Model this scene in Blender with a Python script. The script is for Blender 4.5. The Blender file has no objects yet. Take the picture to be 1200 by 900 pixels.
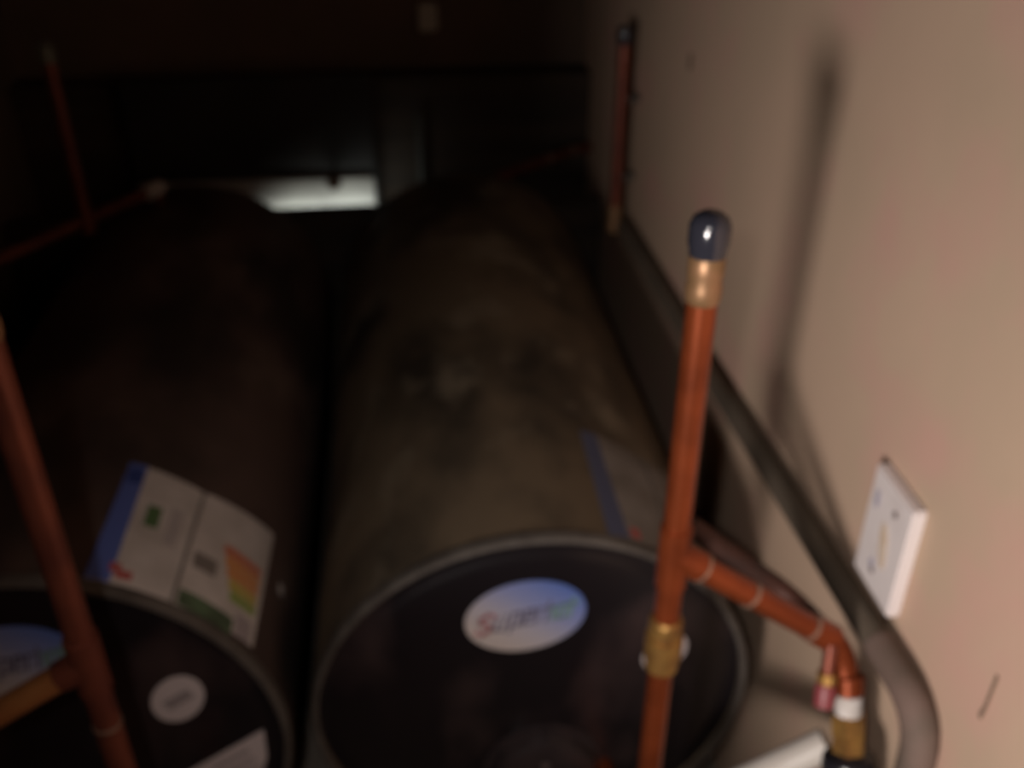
import bpy, bmesh, math, random
from mathutils import Vector, Matrix
random.seed(4)
scene = bpy.context.scene
H = 1.25                       # lens height above the slab; all heights below are given relative to the lens
def W(x, y, z): return Vector((x, y, z + H))

# ------------------------------------------------------------------ camera
th, ps = math.radians(31.4), math.radians(6.4)
fh = Vector((math.sin(ps), math.cos(ps), 0)); right = Vector((math.cos(ps), -math.sin(ps), 0))
fw = math.cos(th) * fh - Vector((0, 0, math.sin(th))); upv = right.cross(fw)
cam_d = bpy.data.cameras.new('camera'); cam = bpy.data.objects.new('camera', cam_d)
scene.collection.objects.link(cam)
M3 = Matrix((right, upv, -fw)).transposed()
cam.matrix_world = Matrix.Translation(W(0, 0, 0)) @ M3.to_4x4()
cam_d.sensor_width = 36; cam_d.lens = 36 * 1145 / 1200; cam_d.clip_start = .02
cam_d.dof.use_dof = True; cam_d.dof.focus_distance = .34; cam_d.dof.aperture_fstop = 6.5
scene.camera = cam

# ------------------------------------------------------------------ world, lamps, exposure
w = bpy.data.worlds.new('world'); scene.world = w; w.use_nodes = True
w.node_tree.nodes['Background'].inputs[0].default_value = (.5, .45, .4, 1)
w.node_tree.nodes['Background'].inputs[1].default_value = .001
def spot(name, loc, aim, power, size, blend, radius, col):
    d = bpy.data.lights.new(name, 'SPOT'); o = bpy.data.objects.new(name, d); scene.collection.objects.link(o)
    d.energy = power; d.spot_size = math.radians(size); d.spot_blend = blend; d.shadow_soft_size = radius; d.color = col
    o.location = loc; o.rotation_euler = (Vector(aim) - Vector(loc)).to_track_quat('-Z', 'Y').to_euler()
    return o
# hand torch held low at the left, thrown on the wall
spot('torch', W(-.74, -.86, -.355), W(.41, .33, -.35), 164, 54, 1.0, .15, (1, .92, .87))
# the phone's own lamp beside the lens
spot('phone_lamp', W(-.06, -.03, .05), W(.14, .60, -.70), 9.5, 74, 1.0, .012, (1, .95, .91))
# small hidden lamp added behind the heaters to brighten the strip on the board
a = bpy.data.lights.new('strip_lamp', 'AREA'); ao = bpy.data.objects.new('strip_lamp', a); scene.collection.objects.link(ao)
a.shape = 'RECTANGLE'; a.size = .26; a.size_y = .02; a.energy = .075; a.color = (.92, 1, .95); a.spread = math.radians(95)
ao.location = W(-.19, 2.0, -.815)
ao.rotation_euler = Vector((.012, .06, .03)).to_track_quat('-Z', 'Y').to_euler()
vs = scene.view_settings
vs.view_transform = 'Standard'; vs.look = 'None'; vs.exposure = 0; vs.gamma = 1; vs.use_curve_mapping = False

# ------------------------------------------------------------------ materials
def mat(name, col, rough=.6, metal=0, col2=None, scale=8, lo=.35, hi=.65, bump=0, bscale=60, spec=.5, detail=6, col3=None, scale3=3, lo3=.55, hi3=.75, stretch=None):
    m = bpy.data.materials.new(name); m.use_nodes = True
    nt = m.node_tree; b = nt.nodes['Principled BSDF']
    b.inputs['Roughness'].default_value = rough; b.inputs['Metallic'].default_value = metal
    b.inputs['Specular IOR Level'].default_value = spec
    b.inputs['Base Color'].default_value = (*col, 1)
    tc = nt.nodes.new('ShaderNodeTexCoord'); src = tc.outputs['Object']
    if stretch:
        mp = nt.nodes.new('ShaderNodeMapping'); mp.inputs['Scale'].default_value = stretch
        nt.links.new(src, mp.inputs[0]); src = mp.outputs[0]
    def layer(base, c, sc, l, h, det):
        n = nt.nodes.new('ShaderNodeTexNoise'); n.inputs['Scale'].default_value = sc; n.inputs['Detail'].default_value = det
        nt.links.new(src, n.inputs['Vector'])
        r = nt.nodes.new('ShaderNodeMapRange'); r.inputs['From Min'].default_value = l; r.inputs['From Max'].default_value = h
        nt.links.new(n.outputs['Fac'], r.inputs['Value'])
        mx = nt.nodes.new('ShaderNodeMix'); mx.data_type = 'RGBA'
        nt.links.new(r.outputs['Result'], mx.inputs['Factor'])
        if isinstance(base, tuple): mx.inputs['A'].default_value = (*base, 1)
        else: nt.links.new(base, mx.inputs['A'])
        mx.inputs['B'].default_value = (*c, 1)
        return mx.outputs['Result']
    out = None
    if col2: out = layer(col, col2, scale, lo, hi, detail)
    if col3: out = layer(out if out else col, col3, scale3, lo3, hi3, 4)
    if out: nt.links.new(out, b.inputs['Base Color'])
    if bump:
        n = nt.nodes.new('ShaderNodeTexNoise'); n.inputs['Scale'].default_value = bscale; n.inputs['Detail'].default_value = 5
        nt.links.new(src, n.inputs['Vector'])
        bp = nt.nodes.new('ShaderNodeBump'); bp.inputs['Strength'].default_value = bump; bp.inputs['Distance'].default_value = .001
        nt.links.new(n.outputs['Fac'], bp.inputs['Height']); nt.links.new(bp.outputs[0], b.inputs['Normal'])
    return m
MT = dict(
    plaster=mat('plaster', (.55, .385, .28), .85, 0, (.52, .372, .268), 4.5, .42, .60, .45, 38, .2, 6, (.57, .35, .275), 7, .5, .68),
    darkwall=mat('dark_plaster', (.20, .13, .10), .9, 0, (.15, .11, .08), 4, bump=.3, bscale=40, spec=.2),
    slab=mat('slab', (.22, .18, .15), .9, 0, (.13, .11, .09), 7, bump=.4, spec=.2),
    shell=mat('dusty_shell', (.17, .122, .078), .66, .05, (.055, .042, .030), 7.5, .44, .64, .15, 30, .3, 8, (.27, .215, .15), 11, .55, .74, (1, .6, 1)),
    shell_dark=mat('red_brown_shell', (.105, .066, .054), .66, .05, (.042, .029, .024), 6.5, .43, .62, .15, 30, .3, 8, (.17, .115, .09), 9, .55, .72, (1, .5, 1)),
    lip=mat('steel_lip', (.13, .11, .095), .55, .2, (.08, .065, .055), 30),
    black=mat('black_plastic', (.012, .009, .011), .30, 0, (.095, .058, .055), 4.6, .50, .74, .03, 9, .5, 6, stretch=(1, 1, .6)),  # brownish mottling paints dim reflections into the black
    cover=mat('cover_plastic', (.030, .022, .024), .22, 0, (.05, .036, .036), 20, spec=.6),
    copper=mat('copper', (.29, .060, .018), .36, .6, (.18, .036, .011), 24, .4, .7, .05, 90, .5),
    copper_bright=mat('bright_copper', (.62, .26, .09), .34, .5, (.48, .17, .06), 24),
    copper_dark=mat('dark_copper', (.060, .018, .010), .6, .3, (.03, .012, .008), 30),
    copper_old=mat('tarnished_copper', (.22, .06, .035), .42, .5, (.13, .035, .025), 22, .4, .7, .05, 90, .5),
    solder=mat('solder', (.40, .26, .19), .3, .7),
    brass=mat('brass', (.46, .25, .07), .42, .7, (.28, .14, .045), 60),
    brassbrown=mat('dull_brass', (.36, .19, .10), .42, .5, (.26, .15, .07), 60),
    cap=mat('cap_plastic', (.026, .026, .036), .14, 0, spec=.8),
    cap_grey=mat('grey_cap', (.16, .17, .13), .5),
    valve_black=mat('valve_black', (.015, .014, .018), .3),
    tape=mat('white_tape', (.60, .55, .52), .6, 0, (.45, .40, .36), 80),
    tube_dull=mat('tube_grey', (.13, .098, .072), .75, 0, (.10, .078, .058), 9, spec=.2),
    tube_elbow=mat('tube_elbow', (.17, .115, .095), .75, 0, (.11, .085, .066), 20, spec=.2),
    red=mat('red_cap', (.22, .045, .05), .45),
    pvc=mat('white_pvc', (.72, .66, .60), .45, 0, (.55, .48, .42), 14),
    paper=mat('paper', (.60, .53, .49), .7, 0, (.48, .42, .38), 25),
    paper_dirty=mat('dusty_paper', (.29, .25, .22), .8, 0, (.17, .14, .115), 14),
    blue=mat('blue_print', (.10, .14, .42), .7), darkblue=mat('dark_blue_print', (.035, .06, .24), .7),
    blue_dirty=mat('dusty_blue_print', (.10, .105, .175), .8),
    green=mat('green_print', (.09, .16, .06), .7), greenbar=mat('green_bar_print', (.10, .15, .08), .7, 0, (.06, .08, .045), 60),
    redp=mat('red_print', (.45, .10, .09), .7), orange=mat('orange_print', (.62, .24, .06), .7),
    redorange=mat('red_orange_print', (.55, .16, .08), .7), yellow=mat('yellow_print', (.48, .36, .06), .7), lime=mat('lime_print', (.25, .32, .06), .7),
    grey=mat('grey_print', (.19, .16, .14), .7), inkdark=mat('dark_ink', (.17, .15, .22), .7),
    logored=mat('logo_red', (.52, .17, .19), .6), logogreen=mat('logo_green', (.20, .33, .27), .6),
    sticker=mat('sticker_white', (.66, .56, .55), .6), stickerbar=mat('sticker_bar', (.36, .30, .30), .6),
    plate=mat('plate_white', (.74, .66, .64), .4, 0, (.62, .54, .52), 22, .5, .7),
    stain=mat('rust_stain', (.58, .42, .28), .6, 0, (.66, .54, .44), 60), smudge=mat('blue_smudge', (.40, .36, .42), .6),
    screw=mat('screw', (.25, .19, .18), .4, .5),
    panel=mat('panel_white', (.55, .52, .47), .4, 0, (.40, .37, .34), 9),
    board_shade=mat('board_shade', (.035, .03, .028), .6, 0, (.02, .018, .016), 6),
    timber=mat('timber', (.07, .045, .03), .8, 0, (.04, .028, .02), 10, bump=.2, stretch=(.3, 3, 3)),
    knob=mat('knob_brown', (.14, .08, .05), .4),
    conduit=mat('conduit', (.10, .10, .09), .5), vent=mat('pale_vent', (.60, .55, .45), .6),
    scratch=mat('scratch', (.20, .13, .09), .9), bracket=mat('bracket', (.10, .09, .08), .5, .5),
)
# oval badge: white running to blue towards its upper right (printed)
def badge_mat():
    m = bpy.data.materials.new('badge_print'); m.use_nodes = True; nt = m.node_tree; b = nt.nodes['Principled BSDF']
    b.inputs['Roughness'].default_value = .45
    tc = nt.nodes.new('ShaderNodeTexCoord'); sp = nt.nodes.new('ShaderNodeSeparateXYZ'); nt.links.new(tc.outputs['Object'], sp.inputs[0])
    ad = nt.nodes.new('ShaderNodeMath'); ad.operation = 'MULTIPLY_ADD'; ad.inputs[1].default_value = .75
    nt.links.new(sp.outputs['X'], ad.inputs[0]); nt.links.new(sp.outputs['Z'], ad.inputs[2])
    r = nt.nodes.new('ShaderNodeValToRGB')
    mr = nt.nodes.new('ShaderNodeMapRange'); mr.inputs['From Min'].default_value = .425; mr.inputs['From Max'].default_value = .555
    nt.links.new(ad.outputs[0], mr.inputs['Value']); nt.links.new(mr.outputs[0], r.inputs[0])
    e = r.color_ramp.elements; e[0].position = 0; e[0].color = (.62, .53, .50, 1); e[1].position = 1; e[1].color = (.10, .17, .48, 1)
    x = e.new(.30); x.color = (.50, .46, .52, 1); x = e.new(.62); x.color = (.28, .31, .54, 1)
    nt.links.new(r.outputs[0], b.inputs['Base Color']); return m
MT['badge'] = badge_mat()

# ------------------------------------------------------------------ mesh helpers
def link(name, me, m=None, parent=None, smooth=False, loc=None):
    o = bpy.data.objects.new(name, me); scene.collection.objects.link(o)
    if m: me.materials.append(MT[m])
    if smooth:
        for p in me.polygons: p.use_smooth = True
        me.set_sharp_from_angle(angle=math.radians(40))
    if parent is not None: o.parent = parent
    if loc is not None: o.location = loc
    return o
def from_bm(name, bm, m, parent=None, smooth=False):
    bmesh.ops.recalc_face_normals(bm, faces=bm.faces)
    me = bpy.data.meshes.new(name); bm.to_mesh(me); bm.free()
    return link(name, me, m, parent, smooth)
def empty(name, loc, label, cat, group=None):
    o = bpy.data.objects.new(name, None); scene.collection.objects.link(o); o.location = loc; o.empty_display_size = .05
    tag(o, label, cat, group); return o
def tag(o, label, cat, group=None):
    o['label'] = label; o['category'] = cat
    if group: o['group'] = group
    return o
def box(name, lo, hi, m, parent=None, bevel=0, off=None):
    bm = bmesh.new(); bmesh.ops.create_cube(bm, size=1)
    lo, hi = Vector(lo), Vector(hi)
    for v in bm.verts: v.co = Vector(((lo[i] + hi[i]) / 2 + v.co[i] * (hi[i] - lo[i]) for i in range(3)))
    if bevel: bmesh.ops.bevel(bm, geom=bm.edges[:], offset=bevel, segments=2, affect='EDGES')
    return from_bm(name, bm, m, parent, bool(bevel))
def struct(o): o['kind'] = 'structure'; return o
def basis(d):
    d = d.normalized(); a = Vector((0, 0, 1)) if abs(d.z) < .9 else Vector((0, 1, 0))
    u = d.cross(a).normalized(); return d, u, d.cross(u)
def lathe(name, origin, axis, prof, m, parent=None, n=32, smooth=True, phase=0):
    """prof = [(radius, distance along axis)]"""
    d, u, v = basis(Vector(axis)); o = Vector(origin); bm = bmesh.new(); rings = []
    for r, t in prof:
        if r < 1e-6: rings.append([bm.verts.new(o + d * t)])
        else: rings.append([bm.verts.new(o + d * t + (u * math.cos(phase + 2 * math.pi * k / n) + v * math.sin(phase + 2 * math.pi * k / n)) * r) for k in range(n)])
    for A, B in zip(rings, rings[1:]):
        for k in range(n):
            q = [A[k % len(A)], A[(k + 1) % len(A)], B[(k + 1) % len(B)], B[k % len(B)]]
            f = []
            for x in q:
                if x not in f: f.append(x)
            if len(f) > 2: bm.faces.new(f)
    return from_bm(name, bm, m, parent, smooth)
def tube(name, pts, r, m, parent=None, bend=.02, n=18, caps=True):
    pts = [Vector(p) for p in pts]; path = [pts[0]]
    for i in range(1, len(pts) - 1):
        p, a, b = pts[i], (pts[i - 1] - pts[i]), (pts[i + 1] - pts[i])
        k = min(bend, a.length * .49, b.length * .49); A = p + a.normalized() * k; B = p + b.normalized() * k
        for s in range(7):
            t = s / 6; path.append(A * (1 - t) ** 2 + p * 2 * t * (1 - t) + B * t * t)
    path.append(pts[-1])
    bm = bmesh.new(); rings = []
    d, u, v = basis(path[1] - path[0])
    for i, p in enumerate(path):
        tg = (path[min(i + 1, len(path) - 1)] - path[max(i - 1, 0)]).normalized()
        u = (u - tg * u.dot(tg)).normalized(); v = tg.cross(u)
        rings.append([bm.verts.new(p + (u * math.cos(2 * math.pi * k / n) + v * math.sin(2 * math.pi * k / n)) * r) for k in range(n)])
    for A, B in zip(rings, rings[1:]):
        for k in range(n): bm.faces.new([A[k], A[(k + 1) % n], B[(k + 1) % n], B[k]])
    if caps: bm.faces.new(rings[0]); bm.faces.new(rings[-1])
    return from_bm(name, bm, m, parent, True)
def sleeve(name, a, b, r, m, parent, n=20, lip=.0012):
    a, b = Vector(a), Vector(b); L = (b - a).length
    return lathe(name, a, b - a, [(r - .003, 0), (r, lip), (r, L - lip), (r - .003, L)], m, parent, n)
def prism(name, pts, depth, m, parent=None, y0=0):
    """flat outline in XZ given as (x, z), thickness along +y"""
    bm = bmesh.new(); A = [bm.verts.new((x, y0, z)) for x, z in pts]; B = [bm.verts.new((x, y0 + depth, z)) for x, z in pts]
    n = len(pts); bm.faces.new(A); bm.faces.new(B)
    for k in range(n): bm.faces.new([A[k], A[(k + 1) % n], B[(k + 1) % n], B[k]])
    return from_bm(name, bm, m, parent)

# ------------------------------------------------------------------ the setting
WX = .41
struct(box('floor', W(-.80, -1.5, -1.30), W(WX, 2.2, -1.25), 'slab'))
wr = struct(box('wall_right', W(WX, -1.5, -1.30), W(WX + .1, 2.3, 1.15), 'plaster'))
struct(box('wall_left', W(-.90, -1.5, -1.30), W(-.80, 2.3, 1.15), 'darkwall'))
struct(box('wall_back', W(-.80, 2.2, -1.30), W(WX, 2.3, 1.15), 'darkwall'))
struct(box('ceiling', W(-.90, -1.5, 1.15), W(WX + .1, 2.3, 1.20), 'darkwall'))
struct(box('trim_1', W(-.80, 2.12, -1.25), W(WX, 2.2, -.525), 'timber'))
# a scored scratch and chips in the plaster, shallow marks of their own on the wall
def chip(pts, name='plaster_scratch'):
    bm = bmesh.new()
    A = [bm.verts.new(W(WX - .0012, y, z)) for y, z in pts]; B = [bm.verts.new(W(WX + .004, y, z)) for y, z in pts]
    bm.faces.new(A)
    for k in range(len(pts)): bm.faces.new([A[k], A[(k + 1) % len(pts)], B[(k + 1) % len(pts)], B[k]])
    o = from_bm(name, bm, 'scratch'); o.parent = wr; return o
chip([(.4555, -.556), (.4585, -.556), (.4590, -.590), (.4615, -.602), (.4575, -.604), (.4560, -.588)])
chip([(1.376, -.318), (1.390, -.322), (1.388, -.345), (1.374, -.340)], 'plaster_chip')
chip([(.602, -.637), (.609, -.636), (.610, -.645), (.604, -.649), (.600, -.644)], 'plaster_chip')
chip([(.619, -.632), (.624, -.633), (.624, -.640), (.619, -.641)], 'plaster_chip')

# ------------------------------------------------------------------ water heaters
R, CZ, LEN = .25, .35, 1.11
def polar(a, y, dr): a = math.radians(a); return Vector(((R + dr) * math.sin(a), y, CZ + (R + dr) * math.cos(a)))
def patch(name, c, m, parent, dr, seg=10):
    """curved sheet on the shell; c = four (angle, y) corners: near-left, near-right, far-right, far-left"""
    bm = bmesh.new(); g = []
    for lay in (dr, dr - .0008):
        rows = []
        for j in range(3):
            t = j / 2; row = []
            for i in range(seg + 1):
                s = i / seg
                a = (c[0][0] * (1 - s) + c[1][0] * s) * (1 - t) + (c[3][0] * (1 - s) + c[2][0] * s) * t
                y = (c[0][1] * (1 - s) + c[1][1] * s) * (1 - t) + (c[3][1] * (1 - s) + c[2][1] * s) * t
                row.append(bm.verts.new(polar(a, y, lay)))
            rows.append(row)
        for j in range(2):
            for i in range(seg): bm.faces.new([rows[j][i], rows[j][i + 1], rows[j + 1][i + 1], rows[j + 1][i]])
        g.append([rows[0][i] for i in range(seg + 1)] + [rows[1][seg]] + [rows[2][i] for i in range(seg, -1, -1)] + [rows[1][0]])
    n = len(g[0])
    for k in range(n): bm.faces.new([g[0][k], g[0][(k + 1) % n], g[1][(k + 1) % n], g[1][k]])
    return from_bm(name, bm, m, parent, True)
def rect(a0, a1, y0, y1): return [(a0, y0), (a1, y0), (a1, y1), (a0, y1)]
FY = .006                                         # depth of the cap's flat face behind the lip
def disc(name, cx, cz, rx, rz, rot, m, parent, y=FY, th_=.0012, n=48):
    c, s = math.cos(rot), math.sin(rot)
    pts = [(cx + rx * math.cos(t) * c - rz * math.sin(t) * s, cz + rx * math.cos(t) * s + rz * math.sin(t) * c) for t in (2 * math.pi * k / n for k in range(n))]
    return prism(name, pts, th_, m, parent, y - th_)
def quad(name, cx, cz, w_, h_, rot, m, parent, y, th_=.0006, skew=0):
    c, s = math.cos(rot), math.sin(rot); P = []
    for x, z in ((-w_ / 2, -h_ / 2), (w_ / 2, -h_ / 2), (w_ / 2, h_ / 2), (-w_ / 2, h_ / 2)):
        x += skew * z; P.append((cx + x * c - z * s, cz + x * s + z * c))
    return prism(name, P, th_, m, parent, y - th_)
def stroke(name, pts, wd, m, parent, y, th_=.0006):
    """polyline stroke of a printed letter, a thin raised print"""
    bm = bmesh.new()
    for (x0, z0), (x1, z1) in zip(pts, pts[1:]):
        d = Vector((x1 - x0, z1 - z0)).normalized() * wd / 2; nx, nz = -d.y, d.x
        q = [(x0 - d.x + nx, z0 - d.y + nz), (x1 + d.x + nx, z1 + d.y + nz), (x1 + d.x - nx, z1 + d.y - nz), (x0 - d.x - nx, z0 - d.y - nz)]
        A = [bm.verts.new((a, y - th_, b)) for a, b in q]; B = [bm.verts.new((a, y, b)) for a, b in q]
        bm.faces.new(A); bm.faces.new(B)
        for k in range(4): bm.faces.new([A[k], A[(k + 1) % 4], B[(k + 1) % 4], B[k]])
    return from_bm(name, bm, m, parent)
def heater(loc, label, shell_m, clean, rating, so=0):
    t = empty('water_heater', loc, label, 'water heater', 'horizontal water heaters lying side by side')
    ax = (0, 0, CZ); Y = (0, 1, 0)
    lathe('shell', ax, Y, [(.2435, .016), (.2435, .003), (R, .003), (R, .30), (R, .70), (R, LEN - .004), (.2435, LEN - .004), (.2435, LEN - .016)], shell_m, t, 96)
    lathe('rim', ax, Y, [(.2425, .006), (.2425, .0005), (.2455, -.0012), (.2495, 0), (.2515, .004), (.2515, .012), (R, .0145)], 'lip', t, 96)
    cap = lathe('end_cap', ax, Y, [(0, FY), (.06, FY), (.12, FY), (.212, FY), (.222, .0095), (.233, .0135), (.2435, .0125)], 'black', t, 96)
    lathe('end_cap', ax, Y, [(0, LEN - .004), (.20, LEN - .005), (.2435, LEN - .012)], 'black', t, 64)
    # element cover low on the cap
    ec = lathe('element_cover', (.012, 0, CZ - .112), Y, [(.074, FY), (.073, FY - .004), (.066, FY - .006), (.062, FY - .020), (.055, FY - .0245), (.03, FY - .026), (0, FY - .026)], 'cover', t, 48)
    lathe('screw', (.012, 0, CZ - .078), Y, [(.005, FY - .025), (.005, FY - .028), (0, FY - .0285)], 'screw', ec, 14)
    quad('notice', .020, CZ - .128, .082, .032, -.08, 'sticker', ec, FY - .0262)
    for k in range(2): quad('print_line', .020, CZ - .124 - .011 * k, .06, .004, -.08, 'stickerbar', ec, FY - .0270)
    # oval badge with slanted lettering
    bx, bz, br = -.010, CZ + .139, math.radians(9)
    bd = disc('badge', bx, bz, .066, .050, br, 'badge', t)
    c, s = math.cos(br), math.sin(br)
    def L(pts, m, wd=.0028): stroke('letter', [(bx + (x + .35 * z) * c - z * s, bz + (x + .35 * z) * s + z * c) for x, z in pts], wd, m, bd, FY - .0012)
    zb, zt = -.013, .013
    L([(-.037, .010), (-.043, .013), (-.050, .009), (-.050, .002), (-.039, -.002), (-.038, -.010), (-.045, -.014), (-.052, -.010)], 'logored', .0046)
    L([(-.032, .007), (-.032, zb + .002), (-.023, zb), (-.022, .007)], 'inkdark', .0028)
    L([(-.015, -.018), (-.015, .008), (-.006, .008), (-.006, -.010), (-.014, -.010)], 'inkdark', .003)
    L([(-.001, 0), (.008, 0), (.007, .009), (0, .008), (-.001, -.010), (.008, -.010)], 'inkdark', .0032)
    L([(.013, -.012), (.013, .008), (.020, .008)], 'inkdark', .0030)
    L([(.024, -.012), (.024, zt + .002)], 'inkdark', .003); L([(.024, .004), (.031, .006), (.031, -.011)], 'logogreen', .003)
    L([(.036, -.010), (.036, .007), (.044, .007), (.044, -.010), (.036, -.010)], 'logogreen', .0034)
    L([(.050, -.011), (.050, zt + .001)], 'logogreen', .0034); L([(.046, .007), (.056, .007)], 'logogreen', .003)
    # round sticker
    rs = disc('round_sticker', .139 + so, CZ + .066, .0265 - so * .3, .036 - so * .5, math.radians(-28), 'sticker', t)
    quad('print_bar', .140 + so, CZ + .066, .034, .014, math.radians(32), 'stickerbar', rs, FY - .0012)
    if rating:
        rl = prism('rating_label', [(.110, CZ - .066), (.2215, CZ + .006), (.2195, CZ - .040), (.203, CZ - .088), (.150, CZ - .140)], .0010, 'sticker', t, FY - .0012)
        for k in range(4): quad('print_line', .180 + .007 * k - .008 * (k // 3), CZ - .038 - .013 * k, .05 - .006 * k, .005, math.radians(32), 'stickerbar', rl, FY - .0012)
    # energy label wrapped over the shell
    P, B = ('paper', 'blue') if clean else ('paper_dirty', 'blue_dirty')
    la = patch('energy_label', [(18, .013), (38.2, .012), (38.8, .198), (18.8, .208)], P, t, .0008)
    patch('blue_strip', [(18.0, .014), (23.4, .014), (23.4, .207), (18.8, .207)], B, la, .0014, 4)
    lb = patch('energy_label', [(37.6, .012), (62.3, .022), (64.0, .214), (38.9, .197)], P, t, .0016)
    patch('label_edge', [(37.5, .012), (38.4, .012), (39.6, .197), (38.8, .197)], 'grey', lb, .0021, 3)
    if clean:
        patch('print_block', rect(19.3, 23.0, .172, .197), 'darkblue', la, .0019, 3)
        patch('print_block', rect(24.0, 27.8, .022, .034), 'redp', la, .0014, 3)
        patch('print_block', rect(22.4, 25.0, .030, .041), 'redp', la, .0019, 3)
        patch('print_block', rect(26.5, 30.0, .108, .142), 'green', la, .0014, 3)
        for k in range(3): patch('print_line', rect(32.5 + 1.1 * k, 33.0 + 1.1 * k, .09, .15), 'stickerbar', la, .0014, 2)
        patch('print_block', rect(40.5, 47.0, .075, .098), 'grey', lb, .0022, 4)
        patch('print_block', rect(39.0, 54.5, .0135, .036), 'greenbar', lb, .0022, 8)
        patch('print_block', rect(55.2, 60.6, .020, .050), 'stickerbar', lb, .0022, 3)
        for k, mm in enumerate(('redorange', 'orange', 'orange', 'yellow', 'lime')):
            y0 = .134 - .0155 * k
            patch('rating_arrow', [(48.2 + 1.0 * k, y0 - .0135), (60.8, y0 - .0105), (61.2, y0 + .0015), (48.0 + 1.0 * k, y0)], mm, lb, .0022, 5)
    else:
        patch('print_block', rect(24.5, 27.0, .018, .034), 'redp', la, .0014, 3)
    # saddles
    for y in (.20, .80):
        pts = [(-.19, 0), (.19, 0)] + [(.2505 * math.sin(q), CZ - .2505 * math.cos(q)) for q in (math.radians(48 - 8 * k) for k in range(13))]
        prism('saddle', pts, .06, 'bracket', t, y)
    return t
hr = heater(W(.11, .755, -1.25), 'dusty brown water heater beside the right wall, round black end showing whole', 'shell', False, False, .010)
hl = heater(W(-.415, .748, -1.25), 'dark red-brown water heater with bright energy label, partly cut off at left', 'shell_dark', True, True)
patch('lint_flake', rect(69.2, 71.6, .136, .150), 'paper', hl, .003, 3)

# ------------------------------------------------------------------ copper riser by the wall
def cap_and_body(t, x, y, ztop, capm, bodym, s=1.0):
    vc = lathe('vent_cap', W(x, y, ztop) - t.location, (0, 0, -1), [(0, 0), (.007 * s, .0005), (.0120 * s, .004), (.0142 * s, .009), (.0142 * s, .022), (.0128 * s, .027), (.0128 * s, .030)], capm, t, 20)
    lathe('cap_body', W(x, y, ztop - .029) - t.location, (0, 0, -1), [(.0110 * s, 0), (.0128 * s, .003), (.0128 * s, .014), (.0118 * s, .020), (.0128 * s, .024), (.0125 * s, .033), (.0112, .036)], bodym, t, 22)
    return vc
px, py = .197, .584
t = empty('copper_riser', W(px, py, -1.02), 'bright copper standpipe with dark cap and side branch to the wall, nearest the wall plate', 'pipe')
O = t.location
def q(x, y, z): return W(x, y, z) - O
cap_and_body(t, px, py, -.236, 'cap', 'brassbrown')
tube('riser_pipe', [q(px, py, -.295), q(px, py, -.61)], .0110, 'copper', t)
tube('inlet_pipe', [q(px, py, -.645), q(px, py, -1.02), q(px, .7612, -1.02)], .0110, 'copper', t, .03)
sleeve('tee', q(px, py, -.499), q(px, py, -.562), .0130, 'copper', t)
ea = q(px, py, -.5270); eb = q(.358, .578, -.644); bd = (eb - ea).normalized()
sleeve('tee_branch', ea, ea + bd * .029, .0130, 'copper', t)
tube('branch_pipe', [ea + bd * .02, eb, q(.361, .556, -.688)], .0110, 'copper', t, .028)
for d_ in (.029, .085): sleeve('solder_ring', ea + bd * (d_ - .002), ea + bd * (d_ + .003), .0124 if d_ > .05 else .0134, 'solder', t)
sleeve('elbow_socket', ea + bd * .158, ea + bd * .186, .0130, 'copper', t)
sleeve('solder_ring', ea + bd * .155, ea + bd * .160, .0128, 'solder', t)
dn = Vector((.002, -.40, -.92)).normalized(); e0 = q(.361, .559, -.676)
sleeve('elbow_socket', e0 - dn * .012, e0 + dn * .006, .0130, 'copper', t)
sleeve('thread_tape', e0 + dn * .006, e0 + dn * .026, .0122, 'tape', t)
lathe('brass_nut', e0 + dn * .024, dn, [(.012, 0), (.0155, .002), (.0155, .020), (.0135, .023), (.0150, .027), (.0150, .036), (.012, .038)], 'brass', t, 6, False)
lathe('valve_body', e0 + dn * .060, dn, [(0, 0), (.013, 0), (.022, .006), (.0235, .014), (.0235, .055), (.018, .062), (0, .063)], 'valve_black', t, 28)
cp = lathe('brass_coupling', q(px, py, -.598), (0, 0, -1), [(.0112, 0), (.0145, .003), (.0145, .020), (.0162, .0205), (.0162, .046), (.0145, .047), (.0145, .058), (.0112, .061)], 'brass', t, 20)
# little drain cock under the elbow
c0 = q(.342, .570, -.632); cd = Vector((-.10, -.35, -.95)).normalized()
dc = tube('drain_cock', [c0, c0 + cd * .034], .0062, 'copper_old', t, n=14)
lathe('brass_collar', c0 + cd * .026, cd, [(.006, 0), (.0088, .001), (.0088, .010), (.006, .011)], 'brass', dc, 8, False)
lathe('red_knob', c0 + cd * .036, cd, [(.0, 0), (.0075, .001), (.0095, .006), (.0090, .022), (0, .025)], 'red', dc, 16)

# second, darker pipe joining the branch from behind
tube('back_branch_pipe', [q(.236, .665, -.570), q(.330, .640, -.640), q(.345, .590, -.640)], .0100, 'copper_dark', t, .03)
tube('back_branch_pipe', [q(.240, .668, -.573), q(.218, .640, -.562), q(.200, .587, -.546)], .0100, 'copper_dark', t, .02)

# white waste pipe leaving under the valve
tag(tube('waste_pipe', [W(.374, .590, -.792), W(.335, .592, -.820), W(.24, .62, -.925), W(.20, .63, -1.245)], .0155, 'pvc', None, .05), 'thick white plastic waste pipe running down below the black valve', 'pipe')

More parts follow.
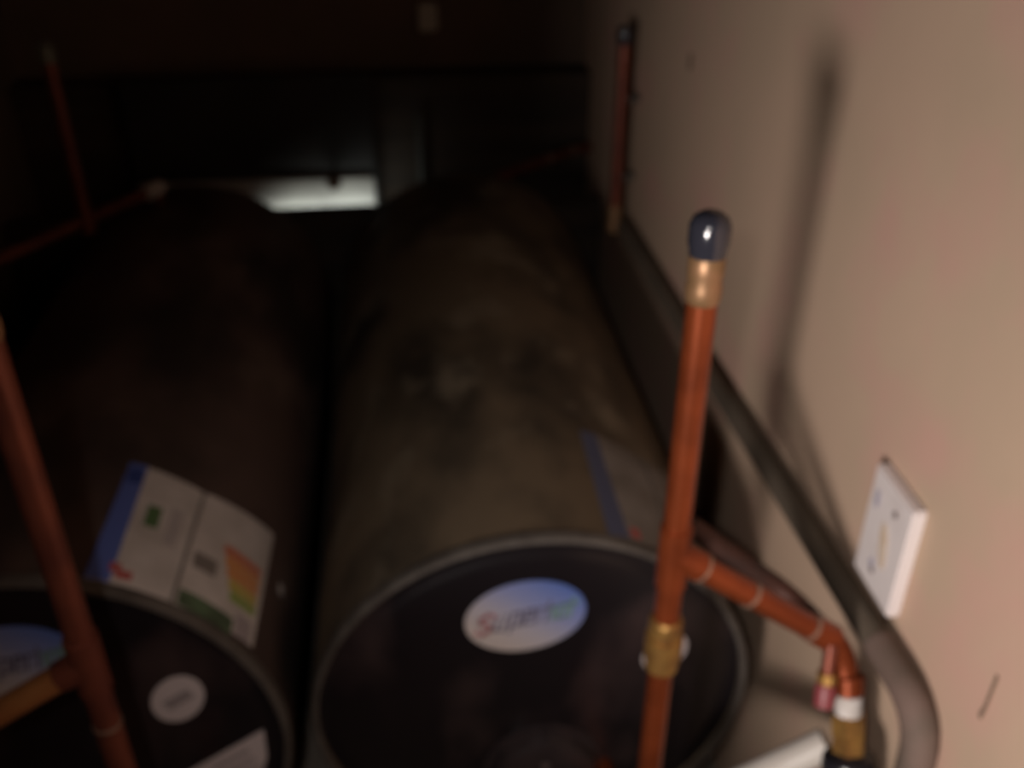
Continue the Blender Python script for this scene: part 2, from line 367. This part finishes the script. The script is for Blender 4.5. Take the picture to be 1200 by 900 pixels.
# dull grey-brown tube running along the wall at the height of the heaters' tops, turning down near the lens
t = empty('wall_tube', W(.391, .492, -1.24), 'dull grey-brown tube running along the right wall behind the copper branch', 'pipe')
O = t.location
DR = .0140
tube('long_tube', [q(.394, 1.652, -.688), q(.394, 1.066, -.675), q(.394, .62, -.652), q(.394, .565, -.649)], DR, 'tube_dull', t, .05)
tube('elbow', [q(.394, .580, -.6495), q(.394, .494, -.646), q(.394, .488, -.735)], DR + .0012, 'tube_elbow', t, .05)
tube('drop_tube', [q(.394, .489, -.72), q(.394, .492, -1.249)], DR, 'tube_dull', t)

# ------------------------------------------------------------------ cover plate on the wall
pt = empty('cover_plate', W(WX, .622, -.625), 'white rectangular cover plate with rust stains fixed on the plastered wall', 'wall plate')
X0 = -.0125
box('plate', (X0, -.0355, 0), (0, .0355, .118), 'plate', pt, .0018)
def mark(name, pts, m):
    bm = bmesh.new(); A = [bm.verts.new((X0 - .0006, y, z)) for y, z in pts]; B = [bm.verts.new((X0 + .0005, y, z)) for y, z in pts]; n = len(pts)
    bm.faces.new(A)
    for k in range(n): bm.faces.new([A[k], A[(k + 1) % n], B[(k + 1) % n], B[k]])
    from_bm(name, bm, m, pt)
mark('rust_stain', [(-.002, .078), (.006, .076), (.004, .060), (.002, .050), (-.006, .034), (-.012, .036), (-.012, .052), (-.008, .066)], 'stain')
mark('smudge', [(.020, .098), (.026, .096), (.026, .084), (.021, .078), (.017, .086)], 'smudge')
mark('smudge', [(.002, .030), (.008, .034), (.012, .026), (.006, .018)], 'smudge')
for yy, zz in ((-.010, .096), (.004, .022)):
    lathe('screw', (X0 + .0005, yy, zz), (-1, 0, 0), [(.0036, 0), (.0034, .0012), (0, .0018)], 'screw', pt, 12)

# ------------------------------------------------------------------ copper riser at the left
lx, ly = -.273, .580
t = empty('copper_riser', W(lx, ly, -1.02), 'tarnished copper standpipe crossing in front of the left heater label', 'pipe')
O = t.location
cap_and_body(t, lx, ly, -.236, 'cap', 'brassbrown')
tube('riser_pipe', [q(lx, ly, -.295), q(lx, ly, -1.02), q(lx, .7542, -1.02)], .0112, 'copper_old', t, .03)
sleeve('tee', q(lx, ly, -.562), q(lx, ly, -.622), .0135, 'copper_old', t)
la_ = q(lx, ly, -.590); lb_ = q(-.440, .575, -.690); bd = (lb_ - la_).normalized()
sleeve('tee_branch', la_, la_ + bd * .027, .0132, 'copper_old', t)
tube('branch_pipe', [la_ + bd * .02, lb_, q(-.445, .57, -.86)], .0112, 'copper_bright', t, .03)
sleeve('solder_ring', q(lx, ly, -.660), q(lx, ly, -.665), .0122, 'solder', t)

# ------------------------------------------------------------------ far risers and pipes
rx, ry = .378, 1.67
t = empty('copper_riser', W(rx, ry, -.705), 'dim copper standpipe close against the far end of the right wall', 'pipe')
O = t.location
cap_and_body(t, rx, ry, -.338, 'cap', 'copper_old', .95)
tube('riser_pipe', [q(rx, ry, -.39), q(rx, ry, -.68)], .0110, 'copper_old', t)
sleeve('end_fitting', q(rx, ry, -.652), q(rx, ry, -.705), .0128, 'brassbrown', t)
for k, z in enumerate((-.46, -.60)):
    tube('wall_clip', [q(rx + .008, ry, z), q(WX + .002, ry, z)], .006, 'bracket', t, n=10)
t = empty('overflow_pipe', W(.137, 1.88, -.69), 'short sloping copper pipe behind the far end of the dusty brown heater', 'pipe')
O = t.location
A, Bp = q(.140, 1.885, -.684), q(.375, 2.078, -.680); dd = (Bp - A).normalized(); Lg = (Bp - A).length
tube('pipe', [q(.138, 1.885, -.73), A, Bp, q(.409, 2.085, -.680)], .0100, 'copper_old', t, .02)
for f_ in (.68, .93): sleeve('solder_ring', A + dd * (Lg * f_), A + dd * (Lg * f_ + .014), .0122, 'solder', t)
sx, sy = -.540, 1.62
t = empty('copper_riser', W(sx, sy, -.66), 'faint copper standpipe with grey cap in the dark far left corner', 'pipe')
O = t.location
cap_and_body(t, sx, sy, -.333, 'cap_grey', 'copper_old', .9)
tube('riser_pipe', [q(sx, sy, -.385), q(sx, sy, -.64)], .0105, 'copper_old', t)
A = q(-.795, 1.26, -.636); Bp = q(-.445, 1.775, -.622); dd = (Bp - A).normalized(); Lg = (Bp - A).length
tube('cross_pipe', [A, Bp], .0105, 'copper_old', t)
sleeve('tee', q(sx, sy, -.60), q(sx, sy, -.645), .0130, 'copper_old', t)
tube('heater_stub', [Bp - dd * .012, Bp - dd * .012 - Vector((0, 0, .030))], .0100, 'copper_old', t)
sleeve('white_fitting', A + dd * (Lg * .93), A + dd * (Lg * .995), .0135, 'tape', t)

# ------------------------------------------------------------------ things at the back
bp_ = empty('back_board', W(-.32, 2.07, -1.25), 'upright board painted dark with a white strip where light falls, behind the left heater', 'board')
box('board', (-.25, 0, 0), (.257, .03, .745), 'board_shade', bp_, .003)
box('lit_strip', (-.25, -.012, .43), (.250, 0, .533), 'panel', bp_, .004)  # dark board, white strip: the fall of light is put into their colours
lathe('knob', (.165, -.012, .528), (0, -1, 0), [(.006, 0), (.006, .010), (.014, .014), (.016, .022), (.010, .029), (0, .030)], 'knob', bp_, 18)
tag(box('screen_beam', W(-.79, 1.895, -1.25), W(.40, 1.94, -.735), 'timber', None, .003), 'dark timber beam added crosswise behind both heaters to hide the strip lamp', 'beam')  # added beam: hides the lamp and cuts the bright strip's lower edge
tag(box('vent_block', W(.045, 2.185, -.445), W(.085, 2.2, -.39), 'vent', None, .003), 'small pale block on the dark back wall above the board', 'vent')
tag(tube('conduit', [W(.030, 2.105, -1.245), W(.036, 2.105, -.60)], .007, 'conduit'), 'thin grey conduit standing against the timber ledge at the back', 'conduit')
